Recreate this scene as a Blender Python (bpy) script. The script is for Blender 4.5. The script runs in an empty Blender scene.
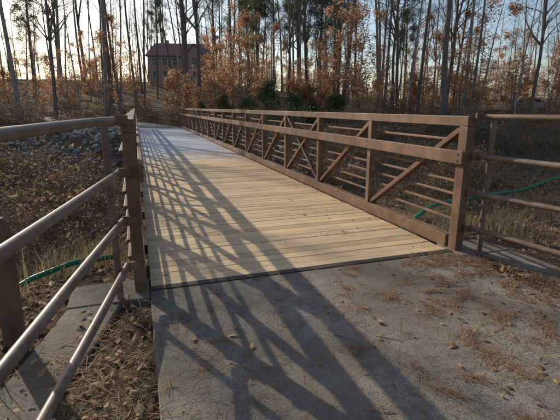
import bpy, math, random
import numpy as np
from mathutils import Vector, Matrix
R = math.radians
rng = np.random.default_rng(7)
random.seed(7)
scene = bpy.context.scene

# ------------------------------------------------------------------ helpers
def link(o, parent=None):
    scene.collection.objects.link(o)
    if parent: o.parent = parent
    return o
def empty(name, loc=(0,0,0)):
    e = bpy.data.objects.new(name, None); e.location = loc; e.empty_display_size=.3
    return link(e)

class MB:
    def __init__(s): s.v=[]; s.f=[]; s.n=0; s.a=[]
    def add(s, V, F, mat=0, attr=None):
        V=np.asarray(V,float).reshape(-1,3); F=np.asarray(F,int)
        s.v.append(V); s.f.append((F+s.n,mat)); s.n+=len(V)
        if attr is None: attr=np.full(len(V),rng.random())
        s.a.append(np.broadcast_to(np.asarray(attr,float),(len(V),)))
    def mesh(s,name,mats,smooth=False):
        m=bpy.data.meshes.new(name)
        V=np.concatenate(s.v); m.vertices.add(len(V)); m.vertices.foreach_set('co',V.ravel())
        loops=np.concatenate([f.ravel() for f,_ in s.f])
        tot=np.concatenate([np.full(len(f),f.shape[1]) for f,_ in s.f])
        mi=np.concatenate([np.full(len(f),k) for f,k in s.f])
        st=np.concatenate([[0],np.cumsum(tot)[:-1]])
        m.loops.add(len(loops)); m.loops.foreach_set('vertex_index',loops.astype(np.int32))
        m.polygons.add(len(tot)); m.polygons.foreach_set('loop_start',st.astype(np.int32))
        m.polygons.foreach_set('loop_total',tot.astype(np.int32))
        m.polygons.foreach_set('material_index',mi.astype(np.int32))
        m.polygons.foreach_set('use_smooth',np.full(len(tot),smooth))
        at=m.attributes.new('rnd','FLOAT','POINT'); at.data.foreach_set('value',np.concatenate(s.a).astype(np.float32))
        for k in mats: m.materials.append(k)
        m.update(calc_edges=True); m.validate()
        return m
    def obj(s,name,mats,parent=None,smooth=False,bevel=0,loc=None):
        o=bpy.data.objects.new(name,s.mesh(name,mats,smooth))
        if loc: o.location=loc
        link(o,parent)
        if bevel:
            b=o.modifiers.new('bevel','BEVEL'); b.width=bevel; b.segments=2; b.limit_method='ANGLE'
        return o
BF=np.array([[0,3,2,1],[4,5,6,7],[0,1,5,4],[1,2,6,5],[2,3,7,6],[3,0,4,7]])
def box(mb,x0,x1,y0,y1,z0,z1,mat=0,attr=None):
    V=[(x0,y0,z0),(x1,y0,z0),(x1,y1,z0),(x0,y1,z0),(x0,y0,z1),(x1,y0,z1),(x1,y1,z1),(x0,y1,z1)]
    mb.add(V,BF,mat,attr)
def beam(mb,p,q,w,h,up=(0,0,1),mat=0,attr=None):
    p=np.array(p,float); q=np.array(q,float); d=q-p; d/=np.linalg.norm(d)
    s=np.cross(d,up); s/=np.linalg.norm(s); u=np.cross(s,d)
    V=[]
    for b in (p,q):
        for a,c in ((-1,-1),(1,-1),(1,1),(-1,1)): V.append(b+s*a*w/2+u*c*h/2)
    V=np.array(V)
    F=[[0,1,2,3],[7,6,5,4],[0,4,5,1],[1,5,6,2],[2,6,7,3],[3,7,4,0]]
    mb.add(V,F,mat,attr)
def tube(mb,P,rad,n=6,mat=0,attr=None,cap=False):
    P=np.asarray(P,float); k=len(P); rad=np.broadcast_to(np.asarray(rad,float),(k,))
    T=np.gradient(P,axis=0); T/=np.linalg.norm(T,axis=1)[:,None]+1e-9
    ref=np.array([0,0,1.]) if abs(T[:,2]).mean()<.7 else np.array([1.,0,0])
    A=np.cross(T,ref); A/=np.linalg.norm(A,axis=1)[:,None]+1e-9; B=np.cross(T,A)
    th=np.linspace(0,2*np.pi,n,endpoint=False)
    V=P[:,None,:]+rad[:,None,None]*(A[:,None,:]*np.cos(th)[None,:,None]+B[:,None,:]*np.sin(th)[None,:,None])
    i=np.arange(k-1)[:,None]*n; j=np.arange(n)[None,:]; j2=(j+1)%n
    F=np.stack([i+j,i+j2,i+n+j2,i+n+j],-1).reshape(-1,4)
    mb.add(V.reshape(-1,3),F,mat,attr)
    if cap:
        for b in (0,k-1):
            mb.add(np.vstack([V[b],P[b]]),[[a,(a+1)%n,n] for a in range(n)],mat,attr)
def leaves(mb,C,size,mat=0,flat=0.0,aspect=.6,jit=.4):
    C=np.asarray(C,float); n=len(C)
    if n==0: return
    N=rng.normal(size=(n,3)); N[:,2]+=flat*np.sign(N[:,2]+1e-6)*3; N/=np.linalg.norm(N,axis=1)[:,None]
    A=np.cross(N,rng.normal(size=(n,3))); A/=np.linalg.norm(A,axis=1)[:,None]; B=np.cross(N,A)
    s=size*(1+jit*(rng.random(n)*2-1)); s=s[:,None]/2
    bend=N*s*.35*rng.random((n,1))
    V=np.stack([C-A*s+bend, C-B*s*aspect, C+A*s+bend, C+B*s*aspect],1).reshape(-1,3)
    F=np.arange(4*n).reshape(-1,4)
    mb.add(V,F,mat,np.repeat(rng.random(n),4))
def oval_leaves(mb,C,size,mat=0,flat=.6,aspect=.5,curl=.5):
    C=np.asarray(C,float); n=len(C)
    if n==0: return
    N=rng.normal(size=(n,3)); N[:,2]+=flat*np.sign(N[:,2]+1e-6)*3; N/=np.linalg.norm(N,axis=1)[:,None]
    A=np.cross(N,rng.normal(size=(n,3))); A/=np.linalg.norm(A,axis=1)[:,None]; B=np.cross(N,A)
    s=size*(.55+.9*rng.random(n)); s=s[:,None]/2; asp=aspect*(.7+.6*rng.random((n,1))); cu=curl*rng.random((n,1))
    prof=[(-1.25,.03),(-1,.1),(-.55,.85),(-.15,.7),(.2,1.0),(.6,.55),(1,.0)]
    mid=[];lf=[];rt=[]
    for t,wd in prof:
        m=C+A*s*t+N*s*cu*(t*t); mid.append(m); lf.append(m-B*s*asp*wd+N*s*asp*wd*cu); rt.append(m+B*s*asp*wd+N*s*asp*wd*cu)
    k=len(prof); V=np.stack(mid+lf+rt,1).reshape(-1,3); F=[]
    b=np.arange(n)[:,None]*3*k
    for i in range(k-1):
        F.append(b+np.array([[i,i+1,k+i+1,k+i]])); F.append(b+np.array([[i+1,i,2*k+i,2*k+i+1]]))
    mb.add(V,np.concatenate(F),mat,np.repeat(rng.random(n),3*k))

# ------------------------------------------------------------------ materials
def newmat(name):
    m=bpy.data.materials.new(name); m.use_nodes=True
    nt=m.node_tree; b=nt.nodes['Principled BSDF']; return m,nt,b
def N(nt,t,**k):
    n=nt.nodes.new(t)
    for a,v in k.items(): setattr(n,a,v)
    return n
def ramp(nt,stops,fac=None):
    r=N(nt,'ShaderNodeValToRGB'); e=r.color_ramp.elements
    e[0].position=stops[0][0]; e[0].color=(*stops[0][1],1); e[1].position=stops[-1][0]; e[1].color=(*stops[-1][1],1)
    for p,c in stops[1:-1]:
        x=e.new(p); x.color=(*c,1)
    if fac is not None: nt.links.new(fac,r.inputs[0])
    return r.outputs[0]
def noise(nt,scale,detail=4,mapscale=None,rough=.55,off=(0,0,0)):
    tc=N(nt,'ShaderNodeTexCoord'); src=tc.outputs['Object']
    mp=N(nt,'ShaderNodeMapping'); mp.inputs['Scale'].default_value=mapscale or (1,1,1); mp.inputs['Location'].default_value=off
    nt.links.new(src,mp.inputs[0])
    n=N(nt,'ShaderNodeTexNoise'); n.inputs['Scale'].default_value=scale; n.inputs['Detail'].default_value=detail
    n.inputs['Roughness'].default_value=rough
    nt.links.new(mp.outputs[0],n.inputs['Vector']); return n.outputs['Fac']
def mix(nt,a,b,fac,mode='MIX'):
    m=N(nt,'ShaderNodeMix',data_type='RGBA',blend_type=mode)
    for s,v in ((m.inputs[6],a),(m.inputs[7],b),(m.inputs[0],fac)):
        if hasattr(v,'is_linked') or hasattr(v,'links'): nt.links.new(v,s)
        elif isinstance(v,tuple): s.default_value=(*v,1)
        else: s.default_value=v
    return m.outputs[2]
def bump(nt,b,h,strength=.4,dist=.01):
    k=N(nt,'ShaderNodeBump'); k.inputs['Strength'].default_value=strength; k.inputs['Distance'].default_value=dist
    nt.links.new(h,k.inputs['Height']); nt.links.new(k.outputs[0],b.inputs['Normal'])
def attr(nt): 
    a=N(nt,'ShaderNodeAttribute'); a.attribute_name='rnd'; return a.outputs['Fac']
def rough(b,v,spec=.3):
    b.inputs['Roughness'].default_value=v; b.inputs['Specular IOR Level'].default_value=spec
def simple(name,c1,c2,scale=6,r=.85,mapscale=None,bmp=.3,bd=.01,spec=.25):
    m,nt,b=newmat(name); f=noise(nt,scale,6,mapscale)
    c=ramp(nt,[(.3,c1),(.7,c2)],f); nt.links.new(c,b.inputs['Base Color']); rough(b,r,spec); bump(nt,b,f,bmp,bd); return m
def leafmat(name,stops,trans=.35):
    m,nt,b=newmat(name); c=ramp(nt,stops,attr(nt)); nt.links.new(c,b.inputs['Base Color']); rough(b,.75,.15)
    out=nt.nodes['Material Output']; t=N(nt,'ShaderNodeBsdfTranslucent'); nt.links.new(c,t.inputs[0])
    x=N(nt,'ShaderNodeMixShader'); x.inputs[0].default_value=trans
    nt.links.new(b.outputs[0],x.inputs[1]); nt.links.new(t.outputs[0],x.inputs[2]); nt.links.new(x.outputs[0],out.inputs[0]); return m

bark=simple('bark',(.095,.075,.06),(.23,.19,.155),5,.95,(4,4,.6),.8,.03)
bark_pale=simple('bark_pale',(.17,.145,.12),(.35,.31,.26),4,.95,(3,3,.8),.5,.02)
beech_leaf=leafmat('beech_leaf',[(0,(.34,.17,.085)),(.5,(.55,.3,.16)),(1,(.68,.45,.27))],.6)
litter_leaf=leafmat('litter_leaf',[(0,(.12,.07,.04)),(.5,(.30,.18,.10)),(1,(.52,.35,.21))],.2)
brush_leaf=leafmat('brush_leaf',[(0,(.15,.11,.06)),(.6,(.29,.2,.12)),(1,(.43,.3,.19))],.45)
grass_leaf=leafmat('dry_grass_blade',[(0,(.18,.135,.07)),(.6,(.36,.275,.16)),(.85,(.44,.355,.22)),(1,(.12,.14,.05))],.35)
green_leaf=leafmat('evergreen_leaf',[(0,(.04,.065,.025)),(.6,(.085,.13,.05)),(1,(.13,.17,.07))],.35)
pine_leaf=leafmat('pine_needle_green',[(0,(.055,.08,.035)),(1,(.14,.18,.085))],.4)
twig=simple('twig',(.13,.095,.07),(.29,.22,.17),8,.9)
needle_mat=leafmat('pine_straw',[(0,(.16,.085,.045)),(1,(.38,.22,.125))],.1)

steel,nt,b=newmat('brown_steel')
f=noise(nt,3,8); f2=noise(nt,60,4); f3=noise(nt,9,8,rough=.7)
c=ramp(nt,[(.3,(.12,.062,.034)),(.55,(.19,.102,.058)),(.75,(.27,.158,.095))],f)
c=mix(nt,c,(.28,.19,.13),ramp(nt,[(.6,(0,0,0)),(.75,(.4,.4,.4))],f2))
c=mix(nt,c,(.08,.036,.02),ramp(nt,[(.5,(0,0,0)),(.66,(.65,.65,.65))],f3))
nt.links.new(c,b.inputs['Base Color']); rough(b,.6,.3); bump(nt,b,f2,.15,.003)
pipe_m,nt,b=newmat('weathered_pipe')
f=noise(nt,4,8); f2=noise(nt,30,6,rough=.7)
c=ramp(nt,[(.3,(.12,.075,.05)),(.5,(.19,.127,.09)),(.75,(.28,.205,.155))],f)
c=mix(nt,c,(.10,.048,.026),ramp(nt,[(.5,(0,0,0)),(.64,(.75,.75,.75))],f2))
nt.links.new(c,b.inputs['Base Color']); rough(b,.5,.35); bump(nt,b,f2,.15,.002)

# deck wood
wood,nt,b=newmat('deck_wood')
g=noise(nt,5,8,(1,22,4)); g2=noise(nt,1.1,5); g3=noise(nt,7,6,(.35,3,1),off=(3,1,0))
c=ramp(nt,[(.25,(.42,.28,.145)),(.5,(.64,.47,.275)),(.75,(.76,.60,.39))],g)
v=ramp(nt,[(0,(.66,.61,.56)),(.3,(.88,.85,.81)),(.7,(.98,.96,.93)),(1,(1.1,1.06,1.0))],attr(nt))
c=mix(nt,c,v,1.0,'MULTIPLY')
c=mix(nt,c,(.34,.24,.15),ramp(nt,[(.52,(0,0,0)),(.72,(.45,.45,.45))],g2))
c=mix(nt,c,(.27,.18,.11),ramp(nt,[(.56,(0,0,0)),(.72,(.6,.6,.6))],g3))
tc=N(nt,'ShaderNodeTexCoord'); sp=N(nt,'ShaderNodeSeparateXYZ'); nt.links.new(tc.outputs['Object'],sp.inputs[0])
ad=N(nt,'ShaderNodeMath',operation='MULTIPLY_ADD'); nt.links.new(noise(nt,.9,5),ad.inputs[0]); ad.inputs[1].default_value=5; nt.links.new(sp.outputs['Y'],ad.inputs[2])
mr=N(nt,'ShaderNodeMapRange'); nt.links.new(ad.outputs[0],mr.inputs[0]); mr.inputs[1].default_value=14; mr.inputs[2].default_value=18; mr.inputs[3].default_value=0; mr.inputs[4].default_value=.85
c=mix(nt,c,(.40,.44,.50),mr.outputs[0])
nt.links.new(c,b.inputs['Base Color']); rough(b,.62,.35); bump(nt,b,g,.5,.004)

# concrete
conc,nt,b=newmat('concrete')
f=noise(nt,1.3,8,rough=.65); f2=noise(nt,90,3); f3=noise(nt,9,8,rough=.7); f4=noise(nt,3,3,(1,60,1)); f5=noise(nt,.8,4,off=(5,3,0)); f6=noise(nt,35,5,rough=.75)
c=ramp(nt,[(.3,(.18,.15,.115)),(.5,(.28,.24,.19)),(.72,(.40,.35,.285))],f)
c=mix(nt,c,ramp(nt,[(.35,(.45,.45,.45)),(.6,(1.08,1.08,1.08))],f2),.9,'MULTIPLY')
c=mix(nt,c,(.11,.088,.065),ramp(nt,[(.48,(0,0,0)),(.66,(.75,.75,.75))],f3))
c=mix(nt,c,(.06,.047,.035),ramp(nt,[(.56,(0,0,0)),(.66,(.85,.85,.85))],f6))
c=mix(nt,c,(.14,.115,.085),ramp(nt,[(.43,(0,0,0)),(.6,(.7,.7,.7))],f5))
vo=N(nt,'ShaderNodeTexVoronoi'); vo.inputs['Scale'].default_value=38; tc=N(nt,'ShaderNodeTexCoord'); nt.links.new(tc.outputs['Object'],vo.inputs['Vector'])
c=mix(nt,c,(.42,.39,.34),ramp(nt,[(.0,(.55,.55,.55)),(.16,(0,0,0))],vo.outputs['Distance']))
nt.links.new(c,b.inputs['Base Color']); rough(b,.88,.25)
h=N(nt,'ShaderNodeMath',operation='ADD'); nt.links.new(f2,h.inputs[0]); nt.links.new(f4,h.inputs[1])
h2=N(nt,'ShaderNodeMath',operation='ADD'); nt.links.new(h.outputs[0],h2.inputs[0]); nt.links.new(f6,h2.inputs[1]); bump(nt,b,h2.outputs[0],.75,.005)

# ground
grd,nt,b=newmat('leaf_covered_ground')
f=noise(nt,.35,6); f2=noise(nt,11,10,rough=.8); f3=noise(nt,2.2,6)
c=ramp(nt,[(.36,(.07,.045,.028)),(.5,(.21,.13,.08)),(.64,(.42,.27,.165))],f2)
c=mix(nt,c,(.13,.11,.065),ramp(nt,[(.45,(0,0,0)),(.65,(.5,.5,.5))],f3))
c=mix(nt,c,(.2,.135,.085),ramp(nt,[(.45,(0,0,0)),(.7,(.5,.5,.5))],f))
nt.links.new(c,b.inputs['Base Color']); rough(b,.95,.1); bump(nt,b,f2,1,.12)
rockm=simple('rock_grey',(.12,.112,.1),(.31,.29,.26),3,.9,None,.5,.03)
trailm=simple('trail_gravel',(.16,.14,.12),(.3,.27,.24),5,.95)
dark=simple('dark_steel',(.03,.025,.022),(.07,.05,.04),6,.6)
woodpost=simple('old_wood',(.1,.06,.04),(.22,.13,.08),6,.9,(3,3,.5),.6,.01)
greenm=simple('green_hose_plastic',(.015,.15,.07),(.03,.24,.12),5,.5)

# ------------------------------------------------------------------ terrain
def sm(a,b_,t):
    t=np.clip((t-a)/(b_-a),0,1); return t*t*(3-2*t)
def H(x,y):
    x=np.asarray(x,float); y=np.asarray(y,float)
    side=np.clip(np.abs(x-1.55)-1.9,0,6)
    y0=3.75-.45*np.clip(side,0,5)
    yf=y+.22*np.clip(x-5,0,40)
    S=sm(0,6.5,y-y0)*(1-sm(23.5,33.0,yf))
    z=-.05-2.7*S
    z=z-.55*sm(2.45,6,np.abs(x-1.55))*(1-sm(10,30,y))
    z=z+6.6*sm(35,98,y)*(1-.82*sm(12,48,x))
    z=z+1.0*sm(36,44,yf)*sm(8,40,x)
    z=z+2.5*sm(90,260,np.abs(x))+3*sm(110,260,y)
    off=sm(1.9,4.5,np.abs(x-1.55))
    n=.22*np.sin(.7*x+1.3*np.sin(.4*y))*np.sin(.55*y+.8)+.1*np.sin(2.1*x+.4)*np.sin(1.8*y+np.sin(x))+.04*np.sin(5.3*x)*np.sin(4.7*y+1)
    return z+n*off
k=5.0; n=340
s=np.linspace(-1,1,n); ax=420*np.sinh(k*s)/np.sinh(k)
X,Y=np.meshgrid(ax+1,ax+6,indexing='xy')
Z=H(X,Y)
mb=MB(); idx=np.arange(n*n).reshape(n,n)
F=np.stack([idx[:-1,:-1],idx[:-1,1:],idx[1:,1:],idx[1:,:-1]],-1).reshape(-1,4)
mb.add(np.stack([X,Y,Z],-1),F)
mb.obj('ground',[grd],smooth=True)

# ------------------------------------------------------------------ concrete path with joints
path=empty('concrete_path')
ys=[3.44,0.55,-2.4,-5.4,-8.4,-12]
for i in range(len(ys)-1):
    mb=MB(); box(mb,0,3.1,ys[i+1]+.006,ys[i]-.006,-.15,0.0); mb.obj('slab_%d'%(i+1),[conc],path,bevel=.008)
mb=MB(); box(mb,.02,3.08,-12,3.42,-.2,-.02); mb.obj('joint_fill',[dark],path)

# abutment + wing walls
ab=empty('bridge_abutment')
mb=MB(); box(mb,-.62,3.72,3.46,3.72,-3,-.17); box(mb,-.62,-.004,3.30,3.72,-.8,.006); box(mb,3.104,3.72,3.30,3.72,-.8,.006)
mb.obj('abutment_seat',[conc],ab,bevel=.012)
def wing(sgn,xc):
    mb=MB()
    a=[(xc+sgn*.22,3.297),(xc+sgn*.61,3.297),(xc+sgn*1.12,1.25),(xc+sgn*.80,1.18)]
    V=[(x,y,-1.6) for x,y in a]+[(x,y,.0 if i<2 else -.06) for i,(x,y) in enumerate(a)]
    F=BF if sgn>0 else BF[:,::-1]
    mb.add(V,F); return mb
wing(-1,0).obj('wing_wall_left',[conc],ab,bevel=.012)
wing(1,3.1).obj('wing_wall_right',[conc],ab,bevel=.012)
mb=MB(); box(mb,-.62,3.72,32.9,33.5,-3,-.03); mb.obj('far_abutment',[conc],ab,bevel=.012)

# ------------------------------------------------------------------ bridge
Y0=3.5; NP=16; PL=1.83; Y1=Y0+NP*PL
br=empty('truss_footbridge')
mb=MB(); y=Y0+.03
while y<Y1-.14:
    w=.138; e=rng.normal(0,.002); dz=rng.normal(0,.0022); g_=.0045+.006*rng.random(); sk=rng.normal(0,.0015)
    V=[(.012+e,y+sk),(3.088+e,y-sk),(3.088+e,y+w-sk),(.012+e,y+w+sk)]
    mb.add([(a,b_,-.045+dz) for a,b_ in V]+[(a,b_,dz) for a,b_ in V],BF,0,rng.random()); y+=w+g_
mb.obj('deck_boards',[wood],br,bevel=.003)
mb=MB()
for x in (.25,.9,1.55,2.2,2.85): box(mb,x-.05,x+.05,Y0,Y1,-.2,-.05)
for i in range(NP+1): 
    yy=Y0+i*PL; box(mb,-.1,3.2,yy+.02,yy+.12,-.33,-.205)
box(mb,0.0,3.1,Y0-.055,Y0+.022,-.05,.004)
mb.obj('floor_beams',[dark],br)
def truss(name,xi,sg):
    mb=MB(); xc=xi+sg*.06
    T=1.41
    def bx(x0,x1,*a): box(mb,min(x0,x1),max(x0,x1),*a)
    bx(xi,xi+sg*.1,Y0-.06,Y1+.06,T-.1,T)
    bx(xi,xi+sg*.1,Y0+.1,Y1-.1,.0,.145)
    for i in range(NP+1):
        yy=Y0+i*PL; w=.065 if 0<i<NP else .08
        bx(xi+sg*.004,xi+sg*.096,yy-w+.02,yy+w-.02,(.147 if 0<i<NP else -.2),T-.102)
    for i in range(NP):
        a=Y0+i*PL; c_=a+PL
        if i<NP/2: p,q=(a+.06,T-.12),(c_-.06,.16)
        else: p,q=(c_-.06,T-.12),(a+.06,.16)
        beam(mb,(xc+sg*.0,p[0],p[1]),(xc,q[0],q[1]),.055,.07,(1,0,0))
        if i in (2,13):
            beam(mb,(xc-sg*.003,a+.06,.16),(xc-sg*.003,c_-.06,T-.12),.045,.06,(1,0,0))
    bx(xi-sg*.042,xi-sg*.002,Y0-.07,Y1+.07,.93,1.065)
    for z in (.3,.44,.58,.72,.84,1.16):
        bx(xi+sg*.099,xi+sg*.128,Y0-.03,Y1+.03,z-.014,z+.014)
    for i in range(NP+1):
        yy=Y0+i*PL
        for z in (.965,1.03): tube(mb,[(xi-sg*.04,yy,z),(xi-sg*.05,yy,z)],.011,6,cap=True)
    return mb.obj(name,[steel],br,bevel=.006)
truss('truss_right',3.12,1)
truss('truss_left',-.02,-1)

# ------------------------------------------------------------------ pipe railings
def railing(sg,x0):
    e=empty('pipe_railing'); 
    a=np.array([x0,3.40]); d=np.array([sg*.176,-1.0]); d/=np.linalg.norm(d)
    mb=MB()
    for z in (1.405,1.01,.63,.25):
        L=7.4; t=np.linspace(-.02,L,24)
        P=[(a[0]+d[0]*q,a[1]+d[1]*q,z+.003*math.sin(q*2+z*9)) for q in t]
        tube(mb,P,.027,16,cap=True)
    mb.obj('rails',[pipe_m],e,smooth=False)
    for p in e.children[0].data.polygons: p.use_smooth = len(p.vertices)==4
    mb=MB()
    for i in range(4):
        q=.06+i*2.3; px,py=a+d*q; px+=sg*.056
        tube(mb,[(px,py,-.35),(px,py,.6),(px,py,1.425)],.027,14,cap=True)
        for z in (1.405,1.01,.63,.25):
            beam(mb,(px-sg*.03,py,z),(px,py,z),.03,.03)
    mb.obj('posts',[pipe_m],e,smooth=False)
    for p in e.children[1].data.polygons: p.use_smooth = len(p.vertices)==4
    mb=MB()
    for i in range(4):
        q=.06+i*2.3; px,py=a+d*q; px+=sg*.056
        box(mb,px-.06,px+.06,py-.06,py+.06,-.03,.014)
        for z in (1.405,1.01,.63,.25):
            if i==0: box(mb,min(x0,x0-sg*.1),max(x0,x0-sg*.1),3.395,3.42,z-.035,z+.035)
    mb.obj('brackets',[steel],e,bevel=.003)
railing(-1,-.16); railing(1,3.28)
mb=MB(); 
tube(mb,[(-.87,2.92,-.6),(-.87,2.92,0),(-.86,2.91,.5),(-.86,2.9,.8),(-.86,2.9,.84)],[.07,.068,.066,.064,.04],12,cap=True); mb.obj('wooden_post',[woodpost],smooth=True)

# ------------------------------------------------------------------ trail beyond bridge
pts=np.array([(1.55,33.0),(1.4,36),(0,39.5),(-4,43),(-10,45.5),(-18,47),(-30,47)])
tt=np.linspace(0,6,60); C=np.stack([np.interp(tt,range(7),pts[:,0]),np.interp(tt,range(7),pts[:,1])],1)
for _ in range(6): C[1:-1]=(C[:-2]+C[1:-1]*2+C[2:])/4
T=np.gradient(C,axis=0); T/=np.linalg.norm(T,axis=1)[:,None]; Nn=np.stack([T[:,1],-T[:,0]],1)
mb=MB(); V=[]
for i in range(60):
    for s_ in (-1.5,-.75,0,.75,1.5):
        x,y=C[i]+Nn[i]*s_; V.append((x,y,float(H(x,y))+(.07 if abs(s_)<1.4 else .02)))
ii=np.arange(59)[:,None]*5; jj=np.arange(4)[None]; F=np.stack([ii+jj,ii+jj+1,ii+jj+6,ii+jj+5],-1).reshape(-1,4)
mb.add(V,F); mb.obj('trail',[trailm],smooth=True)

sg=empty('trail_sign',(1.75,38.5,float(H(1.75,38.5))))
mb=MB(); box(mb,-.05,.05,-.05,.05,-.2,1.6); mb.obj('post',[woodpost],sg,bevel=.01)
white=simple('sign_paint',(.5,.5,.48),(.65,.65,.62),4,.5)
mb=MB(); box(mb,-.17,.17,-.075,-.052,1.15,1.55); mb.obj('panel',[white],sg,bevel=.01)
mb=MB(); box(mb,-.12,.12,-.081,-.077,1.4,1.48); box(mb,-.12,.12,-.081,-.077,1.22,1.28); mb.obj('lettering',[dark],sg)

# ------------------------------------------------------------------ riprap
import bmesh
bm=bmesh.new(); bmesh.ops.create_icosphere(bm,subdivisions=2,radius=1); IV=np.array([v.co[:] for v in bm.verts]); IF=np.array([[v.index for v in f.verts] for f in bm.faces]); bm.free()
mb=MB()
def rock(mb,x,y,z,s):
    V=IV.copy()
    for _ in range(7):
        d=rng.normal(size=3); d/=np.linalg.norm(d); c=.55+.3*rng.random(); p=V@d; V=V-np.where(p>c,p-c,0)[:,None]*d
    V=V*(s*np.array([1+.4*rng.random(),1,.6+.3*rng.random()])); a=rng.random()*6.3
    V=V@np.array([[math.cos(a),-math.sin(a),0],[math.sin(a),math.cos(a),0],[0,0,1]])+np.array([x,y,z])
    mb.add(V,IF)
for i in range(1500):
    x=-rng.random()*17-.2 if i<1300 else 3.4+rng.random()*6; y=26+rng.random()*7.2
    s_=.08+.15*rng.random()**1.7
    rock(mb,x,y,float(H(x,y))+.05*s_,s_)
for i in range(60):
    x=-4+rng.random()*9; y=5.5+rng.random()*9; s_=.08+.16*rng.random()
    rock(mb,x,y,float(H(x,y)),s_)
mb.obj('riprap_rocks',[rockm])

# ------------------------------------------------------------------ litter, needles, grass, brambles
def offpath(x,y): return ~((x>-.02)&(x<3.12)&(y<3.6))
def offwall(x,y,g=.24):
    cxw=np.where(x<1,-.42-(3.3-y)*.25,3.52+(3.3-y)*.25)
    return ~((y<3.35)&(y>1.1)&(np.abs(x-cxw)<g))&~((x>-.66)&(x<3.76)&(y>3.25)&(y<3.8))
mb=MB()
n=26000; x=rng.normal(1.5,7,n); y=rng.random(n)**1.3*16-1.5
k_=offpath(x,y)&offwall(x,y); x=x[k_];y=y[k_]
leaves(mb,np.stack([x,y,H(x,y)+.015+.02*rng.random(len(x))],1),.075,0,.8)
n=40000; x=-24+68*rng.random(n); y=9+43*rng.random(n)
k_=~((x>-.6)&(x<3.8)&(y<33.5))&~((x<0)&(x>-17)&(y>25.5)&(y<33.2)&(rng.random(n)<.7)); x=x[k_];y=y[k_]
k_=np.array([np.min(np.hypot(C[::3,0]-a,C[::3,1]-b_))>1.7 for a,b_ in zip(x,y)]); x=x[k_];y=y[k_]
leaves(mb,np.stack([x,y,H(x,y)+.04],1),.2,0,.5)
for (xa,xb,ya,yb,m) in ((-.9,-.02,-.5,3.25,900),(-2.4,-.8,1.2,4.6,1500),(3.13,4.6,-.5,3.3,2400)):
    xx=xa+(xb-xa)*rng.random(m); yy=ya+(yb-ya)*rng.random(m)
    k_=offwall(xx,yy,.22); xx=xx[k_]; yy=yy[k_]; m=len(xx)
    oval_leaves(mb,np.stack([xx,yy,H(xx,yy)+.015+.03*rng.random(m)],1),.052,0,.5,.42,.7)
mb.obj('leaf_litter',[litter_leaf])
mb=MB()
m=420; xx=3.1*rng.random(m)**.7; yy=-1+4.4*rng.random(m); k_=(rng.random(m)<.35+.65*(xx/3.1)**2); xx=xx[k_];yy=yy[k_]
oval_leaves(mb,np.stack([xx,yy,np.full(len(xx),.010)],1),.038,0,2.5,.45,.3)
m=700; xx=3.1-abs(rng.normal(0,.3,m)); yy=-1+4.4*rng.random(m); oval_leaves(mb,np.stack([xx,yy,np.full(m,.01)],1),.036,0,1.8,.4,.5)
m=16; xx=.1+2.5*rng.random(m); yy=1.1+2.3*rng.random(m); oval_leaves(mb,np.stack([xx,yy,np.full(m,.012)],1),.065,0,2.5,.55,.4)
m=220; xx=.05+3*rng.random(m); yy=3.5+14*rng.random(m); oval_leaves(mb,np.stack([xx,yy,np.full(m,.010)],1),.042,0,2.5,.45,.4)
m=60; yy=1.2+2*rng.random(m); xx=-.42-(3.3-yy)*.25+.09*rng.normal(size=m); oval_leaves(mb,np.stack([xx,yy,np.full(m,.012)],1),.05,0,2.2,.5,.4)
mb.obj('fallen_leaves',[litter_leaf])

def needles(mb,cx,cy,rad,m,L=.13,zb=0.0,ax=None):
    r=rad*rng.normal(size=(m,2))*.6; a=rng.random(m)*np.pi if ax is None else ax+rng.normal(0,.5,m)
    c=np.stack([cx+r[:,0],cy+r[:,1],zb+.004+.012*rng.random(m)],1)
    d=np.stack([np.cos(a),np.sin(a),rng.normal(0,.05,m)],1)*(L/2*(.6+.6*rng.random(m)))[:,None]
    p=np.stack([-np.sin(a),np.cos(a),np.zeros(m)],1)*.0016
    V=np.stack([c-d-p,c-d+p,c+d+p,c+d-p],1); V[:,:,2]=np.maximum(V[:,:,2],zb+.003)
    mb.add(V.reshape(-1,3),np.arange(4*m).reshape(-1,4),0,np.repeat(rng.random(m),4))
mb=MB()
for i in range(110):
    cx=3.15-abs(rng.normal(0,.85)); cy=.3+3.1*rng.random(); ax_=rng.random()*3.14
    if cx>0:
        for q in range(3): needles(mb,cx+math.cos(ax_)*q*.06,cy+math.sin(ax_)*q*.06,.015+.06*rng.random(),int(3+12*rng.random()),ax=ax_ if rng.random()<.6 else None)
for i in range(50): needles(mb,3.1*rng.random(),3.4*rng.random(),.1,6)
for i in range(20): needles(mb,rng.random()*.35,.8+2.6*rng.random(),.12,10)
needles(mb,1.5,1.8,2.0,700)
for i in range(60): needles(mb,3.15+rng.random()*.9,.3+3*rng.random(),.15,50,.15,-.02)
for i in range(12): needles(mb,-.05-rng.random()*.6,.6+2.6*rng.random(),.12,30,.15,-.02)
mb.obj('pine_straw',[needle_mat])
mb=MB()
for i in range(26):
    x=.2+2.8*rng.random(); y=.6+2.8*rng.random(); a=rng.random()*6.3; L=.06+.16*rng.random()
    t=np.linspace(0,1,4); P=np.stack([x+math.cos(a)*L*t+rng.normal(0,.004,4),y+math.sin(a)*L*t+rng.normal(0,.004,4),np.full(4,.005)],1); tube(mb,P,np.linspace(.003,.0015,4),5)
mb.obj('fallen_twigs',[twig])

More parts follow.
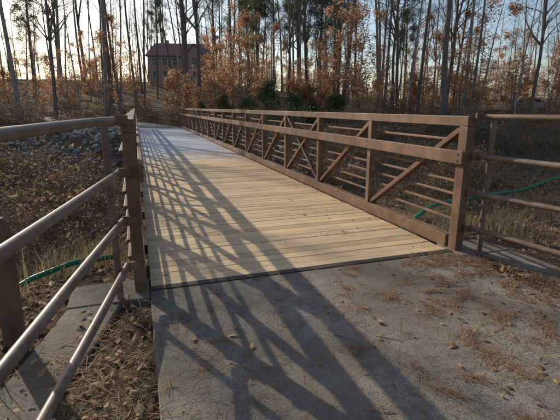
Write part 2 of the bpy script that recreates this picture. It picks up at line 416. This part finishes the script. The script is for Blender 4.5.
def blades(mb,x,y,h,w=.004,lean=.5):
    m=len(x); z=H(x,y)-.01; a=rng.random(m)*2*np.pi; hh=h*(.4+.9*rng.random(m)); l=lean*hh*rng.random(m)
    d=np.stack([np.cos(a),np.sin(a)],1); p=np.stack([-d[:,1],d[:,0]],1)*w
    B=np.stack([x,y,z],1)
    def P(t,sd,wf):
        q=B.copy(); q[:,:2]+=d*(l*t*t)[:,None]+p*sd*wf; q[:,2]+=hh*t*(1-.25*t*lean); return q
    V=np.stack([P(0,-1,1),P(0,1,1),P(.55,1,.8),P(.55,-1,.8),P(1,1,.15),P(1,-1,.15)],1).reshape(-1,3)
    i=np.arange(m)*6; F=np.concatenate([np.stack([i,i+1,i+2,i+3],1),np.stack([i+3,i+2,i+4,i+5],1)])
    mb.add(V,F,0,np.repeat(rng.random(m),6))
mb=MB()
def clump(n,xa,xb,ya,yb,h,per,sp):
    cx=xa+(xb-xa)*rng.random(n); cy=ya+(yb-ya)*rng.random(n)
    x=np.repeat(cx,per)+rng.normal(0,sp,n*per); y=np.repeat(cy,per)+rng.normal(0,sp,n*per)
    k=offpath(x,y)&offwall(x,y)&~((x>-.2)&(x<3.3)&(y>3.3)&(y<9))
    return x[k],y[k],h
for a,w,l in (((330,-.75,-.03,-.2,3.25,.065,44,.06),.0018,1.9),((140,-4,-.9,1,5,.25,40,.09),.004,.8),((320,-9,-.3,4,13,.45,40,.14),.006,.8),((360,3.5,13,3.8,15,.45,40,.14),.006,.8),((120,3.15,4.8,0,3.3,.06,40,.08),.002,1.8),((60,4.6,8,0,5,.25,40,.1),.005,.8),((400,4,30,12,28,.6,24,.2),.006,.8)):
    x,y,h=clump(*a); blades(mb,x,y,h,w,l)
mb.obj('dry_grass',[grass_leaf])

mb=MB()
LV=[]
for i in range(1700):
    if rng.random()<.42: x=-.4-rng.random()**.8*14
    else: x=3.6+rng.random()**.8*24
    y=5+rng.random()*26
    if x<0 and y>27: continue
    z=float(H(x,y)); h=.4+1.2*rng.random(); a=rng.random()*6.28; t=np.linspace(0,1,5)
    l=h*(.3+.9*rng.random()); arch=rng.random()
    P=np.stack([x+math.cos(a)*l*t+rng.normal(0,.03,5),y+math.sin(a)*l*t+rng.normal(0,.03,5),z+h*(t*(1+.6*arch)-arch*t*t*1.1)],1)
    tube(mb,P,np.linspace(.009,.003,5),3,0)
    for q in range(3):
        b0=P[1+q]; dd=rng.normal(size=3); dd[2]=abs(dd[2]); tube(mb,[b0,b0+dd*.1,b0+dd*.22],[.005,.004,.002],3,0)
        for _ in range(3): LV.append(b0+dd*.25*rng.random()+rng.normal(0,.04,3))
leaves(mb,np.array(LV),.08,1)
mb.obj('brambles',[twig,brush_leaf])

def hose(name,P,r=.045):
    P=np.array([(x,y,float(H(x,y))+dz) for x,y,dz in P]); t=np.linspace(0,len(P)-1,50)
    Q=np.stack([np.interp(t,range(len(P)),P[:,i]) for i in range(3)],1)
    for _ in range(3): Q[1:-1]=(Q[:-2]+2*Q[1:-1]+Q[2:])/4
    mb=MB(); tube(mb,Q,r,10,cap=True); mb.obj(name,[greenm],smooth=True)
hose('green_hose',[(-1.3,4.0,.0),(-1.05,4.25,.1),(-.7,4.4,.16),(-.3,4.6,.12)],.026)
hose('green_hose.001',[(8.5,12.6,.3),(12,15,.35),(16,16.4,.28),(20.1,17.5,.35),(24.1,18.5,.3),(30,19.5,.3)],.09)

# ------------------------------------------------------------------ trees
def wander(p,d,L,n,wob,up=0.0):
    P=[np.array(p,float)]; d=np.array(d,float); d/=np.linalg.norm(d)
    for i in range(n):
        d=d+rng.normal(0,wob,3)+np.array([0,0,up]); d/=np.linalg.norm(d); P.append(P[-1]+d*L/n)
    return np.array(P),d
def branchset(mb,P,rad,t0,t1,nb,Lf,elev,lvl,collect=None,sides=(5,3,3)):
    k=len(P)
    for _ in range(nb):
        t=t0+(t1-t0)*rng.random(); f=t*(k-1); i=min(int(f),k-2); u=f-i
        b0=P[i]*(1-u)+P[i+1]*u; r=(rad[i]*(1-u)+rad[i+1]*u)
        tan=P[i+1]-P[i]; tan/=np.linalg.norm(tan)
        s=np.cross(tan,rng.normal(size=3)); s/=np.linalg.norm(s)+1e-9
        e=elev*(.7+.6*rng.random()); d=tan*math.sin(e)+s*math.cos(e)
        L=Lf*(1.15-.75*(t-t0)/(t1-t0+1e-6))*(.6+.7*rng.random())
        nseg=(4,2,1)[lvl]
        Q,_d=wander(b0,d,L,nseg,.16,.07)
        rr=np.linspace(min(r*.5,.012+L*.014),.006 if lvl<2 else .004,nseg+1)
        tube(mb,Q,rr,sides[lvl],0)
        if collect is not None and lvl>=1:
            collect.extend(Q[1:])
        if lvl<2: branchset(mb,Q,rr,.2,1,(5,4)[lvl],L*.48,.7,lvl+1,collect,sides)
def bare_tree(H_,r0,fb=.4,nb=26,Lf=.2,fork=False):
    mb=MB(); n=14
    P,_=wander((0,0,-.4),(rng.normal(0,.03),rng.normal(0,.03),1),H_,n,.022,.01)
    t=np.linspace(0,1,n+1); rad=r0*(1-.88*t**1.1); rad[0]*=1.45; 
    tube(mb,P,rad,8,0); branchset(mb,P,rad,fb,1,nb,H_*Lf,.75,0)
    if fork:
        i=5; Q,_=wander(P[i],(.25*rng.choice([-1,1]),.1,1),H_*.55,9,.03,.02); rr=np.linspace(rad[i]*.75,.02,10)
        tube(mb,Q,rr,8,0); branchset(mb,Q,rr,.3,1,14,H_*.16,.75,0)
    return mb
bare=[]
for i,(h,r,fb,nb,Lf,fk) in enumerate([(24,.2,.4,26,.15,0),(22,.16,.5,22,.13,0),(26,.24,.35,30,.16,1),(18,.11,.35,22,.15,0),(21,.14,.55,18,.13,0),(23,.19,.3,30,.17,1),(14,.07,.3,20,.16,0),(25,.17,.6,18,.14,0)]):
    bare.append(bare_tree(h,r,fb,nb,Lf,fk).mesh('bare_tree_mesh',[bark if i%3 else bark_pale],True))
def beech(h,nleaf):
    mb=MB(); P,_=wander((0,0,-.2),(.03,.02,1),h,9,.04,.02); rad=np.linspace(.03+h*.006,.01,10); tube(mb,P,rad,6,0)
    col=[]; branchset(mb,P,rad,.12,1,22,h*.3,.35,0,col); col=np.array(col)
    idx=rng.integers(0,len(col),nleaf); C=col[idx]+rng.normal(0,.14,(nleaf,3)); leaves(mb,C,.15,1,.3,.65)
    return mb.mesh('beech_mesh',[bark_pale,beech_leaf],False)
beeches=[beech(5,1900),beech(7,2800),beech(9,3600),beech(3.5,1200)]
def brush(h):
    mb=MB(); col=[]
    for i in range(14):
        a=rng.random()*6.28; P,_=wander((rng.normal(0,.3),rng.normal(0,.3),-.1),(math.cos(a)*.5,math.sin(a)*.5,1),h*(.6+.5*rng.random()),4,.12)
        tube(mb,P,np.linspace(.014,.004,5),3,0); branchset(mb,P,np.linspace(.014,.004,5),.2,1,4,h*.35,.6,1,col)
    col=np.array(col); idx=rng.integers(0,len(col),420); leaves(mb,col[idx]+rng.normal(0,.12,(420,3)),.12,1,.2,.6)
    return mb.mesh('brush_mesh',[twig,brush_leaf],False)
brushes=[brush(1.6),brush(2.4),brush(1.1)]
def pine(h):
    mb=MB(); P,_=wander((0,0,-.3),(.01,.02,1),h,12,.015,.02); rad=np.linspace(.2,.03,13); tube(mb,P,rad,9,0)
    col=[]; branchset(mb,P,rad,.45,1,30,h*.15,.35,0,col); col=np.array(col)
    idx=rng.integers(0,len(col),900); cc=col[idx]; m=7500
    C=cc[rng.integers(0,900,m)]+rng.normal(0,.18,(m,3)); leaves(mb,C,.32,1,0,.14)
    return mb.mesh('pine_mesh',[bark,pine_leaf],False)
pines=[pine(20),pine(15)]
def cedar(h):
    mb=MB(); P,_=wander((0,0,-.2),(0,0,1),h,6,.02,.02); tube(mb,P,np.linspace(.06,.01,7),6,0)
    m=3600; nc=110; t=rng.random(nc)**.8; r=(1-t)**.7*h*.45+.1; a=rng.random(nc)*6.3; q=np.sqrt(rng.random(nc))
    CC=np.stack([np.cos(a)*r*q,np.sin(a)*r*q,.1+t*h*.95],1)+rng.normal(0,.2,(nc,3))
    for c in CC[::2]: tube(mb,[(0,0,max(.05,c[2]-.5)),c],[.015,.005],3,0)
    C=CC[rng.integers(0,nc,m)]+rng.normal(0,.2,(m,3)); C[:,2]=np.maximum(C[:,2],.02); leaves(mb,C,.14,1,0,.45)
    return mb.mesh('evergreen_mesh',[bark,green_leaf],False)
cedars=[cedar(3.4),cedar(2.6)]

def place(name,mesh,x,y,s=1,parent=None):
    o=bpy.data.objects.new(name,mesh); o.location=(x,y,float(H(x,y))); o.rotation_euler=(rng.normal(0,.02),rng.normal(0,.02),rng.random()*6.28)
    o.scale=(s,s,s*(.92+.16*rng.random())); return link(o,parent)
for x,y,k_,s in [(24.1,29.4,2,1.1),(18.7,37.6,2,1.05),(10.6,48.9,7,1.1),(-7,44.4,5,.95),(-8.7,39,0,1),(-1.6,52,1,1.1),(23.9,38.1,1,1),
                 (26.9,29.6,4,1),(29,27,6,1),(17.3,44.8,3,1),(21,34,6,.9),(30,34,0,1),(34,30,5,.9),(-14,36,1,1),(13,42,6,1),(4.5,42,3,1),(-4,37.5,6,.9),(27,37,7,1.1),(33,38,3,1),
                 (-17,40,2,1),(6.5,58,4,1),(11,63,0,1),(13.5,70,3,1.2),(3,62,4,1)]:
    place('bare_tree',bare[k_],x,y,s)
for x,y,s in [(5.4,37.2,.6),(7.4,38.4,.8),(9.6,37.6,.85),(11.6,38,.75),(13.6,37,1.0),(15.6,37.6,.8),(17.6,36.4,.95),(20,36,.7),(12.5,41,1.2),(16.5,41,1.1)]:
    place('evergreen_shrub',cedars[int(rng.integers(2))],x,y,s)
for x,y,k_ in [(12.8,58.6,0),(16,62,1),(14.5,52,1),(17.5,55,0),(21,57,1),(25,66,0),(36,55,0),(-12,62,1),(19,68,0),(14,74,0),(28,58,1),(32,66,0),(21,48,1),(5,92,1),(41,60,1),(22,76,0)]:
    place('pine_tree',pines[k_],x,y,1)

HX,HY=8.7,81.4
def housegap(x,y): return y<HY and y>40 and abs(x/y-HX/HY)<.06
fo=empty('distant_forest')
cnt=0
while cnt<390:
    a=R(-60+130*rng.random()); d=42+105*rng.random()**.85
    x=d*math.sin(a); y=d*math.cos(a)
    if y<37-.22*max(0,x-5)+2: continue
    if abs(x-HX)<8 and abs(y-HY)<7: continue
    if housegap(x,y) and rng.random()<.6: continue
    if abs(x-49)<5 and abs(y-43)<5: continue
    if abs(x/ max(y,1)-49/43)<.05 and y<43: continue
    if np.min(np.hypot(C[:,0]-x,C[:,1]-y))<2.2: continue
    sunaz=abs(math.degrees(a)+22)
    if sunaz<15 and d<70 and rng.random()<.7: continue
    place('tree',bare[int(rng.integers(8))],x,y,.8+.4*rng.random(),fo); cnt+=1
bo=empty('beech_understory'); cnt=0
while cnt<160:
    a=R(-50+118*rng.random()); d=37+65*rng.random()**1.2
    x=d*math.sin(a); y=d*math.cos(a)
    if y<34.5-.22*max(0,x-5)+1.5 or (abs(x-HX)<7 and abs(y-HY)<6): continue
    if housegap(x,y) and (y<66 or rng.random()<.7): continue
    if np.min(np.hypot(C[:,0]-x,C[:,1]-y))<2.5: continue
    if abs(x-49)<4 and abs(y-43)<4: continue
    if abs(x/ max(y,1)-49/43)<.05 and y<43: continue
    place('beech',beeches[int(rng.integers(4))],x,y,.8+.5*rng.random(),bo); cnt+=1
uo=empty('undergrowth'); cnt=0
while cnt<430:
    if cnt<300:
        a=R(-50+116*rng.random()); d=35+60*rng.random()**1.2; x=d*math.sin(a); y=d*math.cos(a)
        if y<34.5-.22*max(0,x-5): continue
    else:
        x=5+32*rng.random(); y=13+20*rng.random()
        if rng.random()<.35: x=-2-13*rng.random(); y=11+15*rng.random()
        if x>0 and y<21+.0*x and abs(y-(12.6+.33*(x-8.5)))<2.5: continue
    if (abs(x-HX)<7 and abs(y-HY)<6): continue
    if np.min(np.hypot(C[:,0]-x,C[:,1]-y))<2.2: continue
    if abs(x-49)<4 and abs(y-43)<4: continue
    place('brush',brushes[int(rng.integers(3))],x,y,.7+.6*rng.random(),uo); cnt+=1
so=empty('side_woods'); cnt=0
while cnt<36:
    x=rng.random()*160-80; y=rng.random()*75-40
    if abs(x-1.5)<16 or (y>-5 and abs(x)<22): continue
    if x>25 and y>15: continue
    if x<0 and y>20 and x>-30: continue
    place('tree',bare[int(rng.integers(8))],x,y,.8+.4*rng.random(),so); cnt+=1

mb=MB()
for x,y,a,L,r in [(-6,36,.3,5,.13),(-10,37.5,-.2,6,.1),(-3.5,35.6,.1,3.5,.08),(22,27,.5,5,.12),(25,26,-.3,4,.1),(23.5,28,.9,3,.07),(-7,24,.7,4,.1),(7,16,.4,5,.09),(27,27,.2,5,.12),(12,22,-.4,5,.1)]:
    t=np.linspace(-.5,.5,6)*L; P=np.array([(x+math.cos(a)*q,y+math.sin(a)*q,float(H(x+math.cos(a)*q,y+math.sin(a)*q))+r+.1) for q in t])
    tube(mb,P,np.linspace(r,r*.6,6),8,0,cap=True)
    branchset(mb,P,np.linspace(r,r*.6,6),.2,1,5,L*.3,.6,1)
mb.obj('fallen_logs',[bark])

# ------------------------------------------------------------------ house
hz=float(H(HX,HY))
ho=empty('brick_house',(HX,HY,hz)); ho.rotation_euler=(0,0,R(-14)); ho.scale=(.84,.84,.84)
brick,nt,b=newmat('brick_wall')
br_=N(nt,'ShaderNodeTexBrick'); tc=N(nt,'ShaderNodeTexCoord'); mp=N(nt,'ShaderNodeMapping'); mp.inputs['Rotation'].default_value=(R(90),0,0)
nt.links.new(tc.outputs['Object'],mp.inputs[0]); nt.links.new(mp.outputs[0],br_.inputs[0]); br_.inputs['Scale'].default_value=4
br_.inputs['Color1'].default_value=(.36,.26,.2,1); br_.inputs['Color2'].default_value=(.42,.31,.24,1); br_.inputs['Mortar'].default_value=(.42,.38,.33,1)
nt.links.new(br_.outputs[0],b.inputs['Base Color']); rough(b,.9)
shing=simple('roof_shingle',(.22,.13,.1),(.33,.21,.165),10,.9)
glass,nt,b=newmat('window_glass'); b.inputs['Base Color'].default_value=(.03,.04,.05,1); rough(b,.1,.6)
mb=MB(); box(mb,-6.2,6.2,-4.5,4.5,-1,5.2); mb.obj('walls',[brick],ho)
mb=MB(); 
V=[(-6.8,-5.1,5.15),(6.8,-5.1,5.15),(6.8,5.1,5.15),(-6.8,5.1,5.15),(-5.6,0,8.2),(5.6,0,8.2)]
mb.add(V,[[0,1,5,4],[2,3,4,5]]); mb.add(V,[[1,2,5],[3,0,4]]); mb.add(V,[[3,2,1,0]])
V=[(1.2,-6.2,5.0),(5.2,-6.2,5.0),(3.2,-6.2,7.4),(1.2,0,5.3),(5.2,0,5.3),(3.2,0,7.6)]
mb.add(V,[[0,2,5,3],[1,4,5,2]]); mb.obj('roof',[shing],ho)
mb=MB(); box(mb,1.5,4.9,-6,-4.4,-1,5.2); mb.add([(1.5,-6,5.2),(4.9,-6,5.2),(3.2,-6,7.2)],[[0,1,2]]); mb.obj('gable_bay',[brick],ho)
mb=MB(); box(mb,-3.6,-2.8,.4,1.2,7,8.9); mb.obj('chimney',[brick],ho)
mb=MB(); mb2=MB()
for z in (.9,3.4):
    for x,y in ((-5,-4.5),(-3,-4.5),(-.9,-4.5),(3.2,-6)):
        box(mb,x-.5,x+.5,y-.03,y+.02,z,z+1.4); 
        box(mb2,x-.6,x-.5,y-.06,y+.02,z-.1,z+1.5); box(mb2,x+.5,x+.6,y-.06,y+.02,z-.1,z+1.5)
        box(mb2,x-.5,x+.5,y-.06,y+.02,z+1.4,z+1.5); box(mb2,x-.5,x+.5,y-.06,y+.02,z-.1,z); box(mb2,x-.5,x+.5,y-.05,y-.031,z+.67,z+.73)
mb.obj('windows',[glass],ho); mb2.obj('window_trim',[white],ho)
mb=MB(); box(mb,.0,1.0,-4.56,-4.4,0,2.1); mb.obj('door',[dark],ho)

# ------------------------------------------------------------------ car
CX,CY=49,43
car=empty('parked_car',(CX,CY,float(H(CX,CY))+.03)); car.rotation_euler=(0,0,R(-28))
paint,nt,b=newmat('silver_car_paint'); b.inputs['Base Color'].default_value=(.5,.51,.53,1); rough(b,.3,.5); b.inputs['Metallic'].default_value=.2
tyre,nt,b=newmat('tyre_rubber'); b.inputs['Base Color'].default_value=(.02,.02,.02,1); rough(b,.9)
def extr(mb,prof,w0,w1=None,mat=0):
    n=len(prof); w1=w1 or [w0]*n
    V=[(x,-w,z) for (x,z),w in zip(prof,w1)]+[(x,w,z) for (x,z),w in zip(prof,w1)]
    mb.add(V,[[i,(i+1)%n,n+(i+1)%n,n+i] for i in range(n)],mat)
    c=len(V); 
    mb.add(V+[(np.mean([p[0] for p in prof]),-np.mean(w1),np.mean([p[1] for p in prof])),(np.mean([p[0] for p in prof]),np.mean(w1),np.mean([p[1] for p in prof]))],
        [[(i+1)%n,i,c] for i in range(n)]+[[n+i,n+(i+1)%n,c+1] for i in range(n)],mat)
mb=MB()
extr(mb,[(-2.3,.4),(2.25,.4),(2.32,.7),(2.2,.95),(1.15,1.08),(-2.25,1.1),(-2.35,.7)],.9)
mb.obj('body',[paint],car,bevel=.05)
mb=MB()
extr(mb,[(1.15,1.07),(.45,1.62),(.2,1.68),(-1.8,1.68),(-2.0,1.6),(-2.25,1.08)],.8,[.84,.7,.68,.68,.7,.84])
mb.obj('cabin',[paint],car,bevel=.03)
mb=MB()
for sd in (-1,1):
    for q in ([(.95,1.12),(.42,1.55),(-.3,1.57),(-.3,1.12)],[(-.4,1.12),(-.4,1.57),(-1.15,1.57),(-1.15,1.12)],[(-1.25,1.12),(-1.25,1.57),(-1.8,1.55),(-2.0,1.12)]):
        V=[(x,sd*(.855-(z-1.07)*.245),z) for x,z in q]; mb.add(V,[[0,1,2,3]])
mb.add([(1.13,-.75,1.11),(1.13,.75,1.11),(.5,.63,1.6),(.5,-.63,1.6)],[[0,1,2,3]])
mb.add([(-2.26,-.72,1.14),(-2.26,.72,1.14),(-2.04,.62,1.56),(-2.04,-.62,1.56)],[[0,1,2,3]])
mb.obj('glazing',[glass],car)
mb=MB()
for x in (-1.4,1.4):
    for sd in (-1,1): tube(mb,[(x,sd*.68,.35),(x,sd*.8,.35),(x,sd*.92,.35)],[.35,.36,.33],20,cap=True)
mb.obj('wheels',[tyre],car)
mb=MB()
for sd in (-.68,.68): box(mb,2.28,2.34,sd-.18,sd+.18,.72,.88)
for x in (-1.4,1.4):
    for sd in (-1,1): tube(mb,[(x,sd*.9,.35),(x,sd*.935,.35)],[.2,.19],12,cap=True)
mb.obj('lights_and_hubs',[white],car)

# ------------------------------------------------------------------ light, sky, camera
EL,AZ=23.5,-25.0
sv=Vector((math.sin(R(AZ))*math.cos(R(EL)),math.cos(R(AZ))*math.cos(R(EL)),math.sin(R(EL))))
L=bpy.data.lights.new('sun','SUN'); L.energy=5.0; L.angle=R(.5); L.color=(1,.92,.78)
lo=bpy.data.objects.new('sun',L); lo.rotation_euler=sv.to_track_quat('Z','Y').to_euler(); lo.location=(-10,30,20); link(lo)
w=bpy.data.worlds.new('World'); scene.world=w; w.use_nodes=True; nt=w.node_tree
sky=N(nt,'ShaderNodeTexSky'); sky.sky_type='NISHITA'; sky.sun_disc=False; sky.sun_elevation=R(EL); sky.sun_rotation=R(AZ); sky.dust_density=1.6; sky.air_density=1.0; sky.ozone_density=1.6
bg=nt.nodes['Background']; bg.inputs[1].default_value=.15; nt.links.new(sky.outputs[0],bg.inputs[0])

cam=bpy.data.cameras.new('camera'); cam.lens=27; cam.sensor_width=36; cam.clip_end=2000; cam.clip_start=.05
co=bpy.data.objects.new('camera',cam); co.location=(0,0,1.5); co.rotation_euler=(R(90-13.8),0,R(-18.5)); link(co)
scene.camera=co
scene.view_settings.view_transform='Standard'; scene.view_settings.look='None'; scene.view_settings.exposure=0
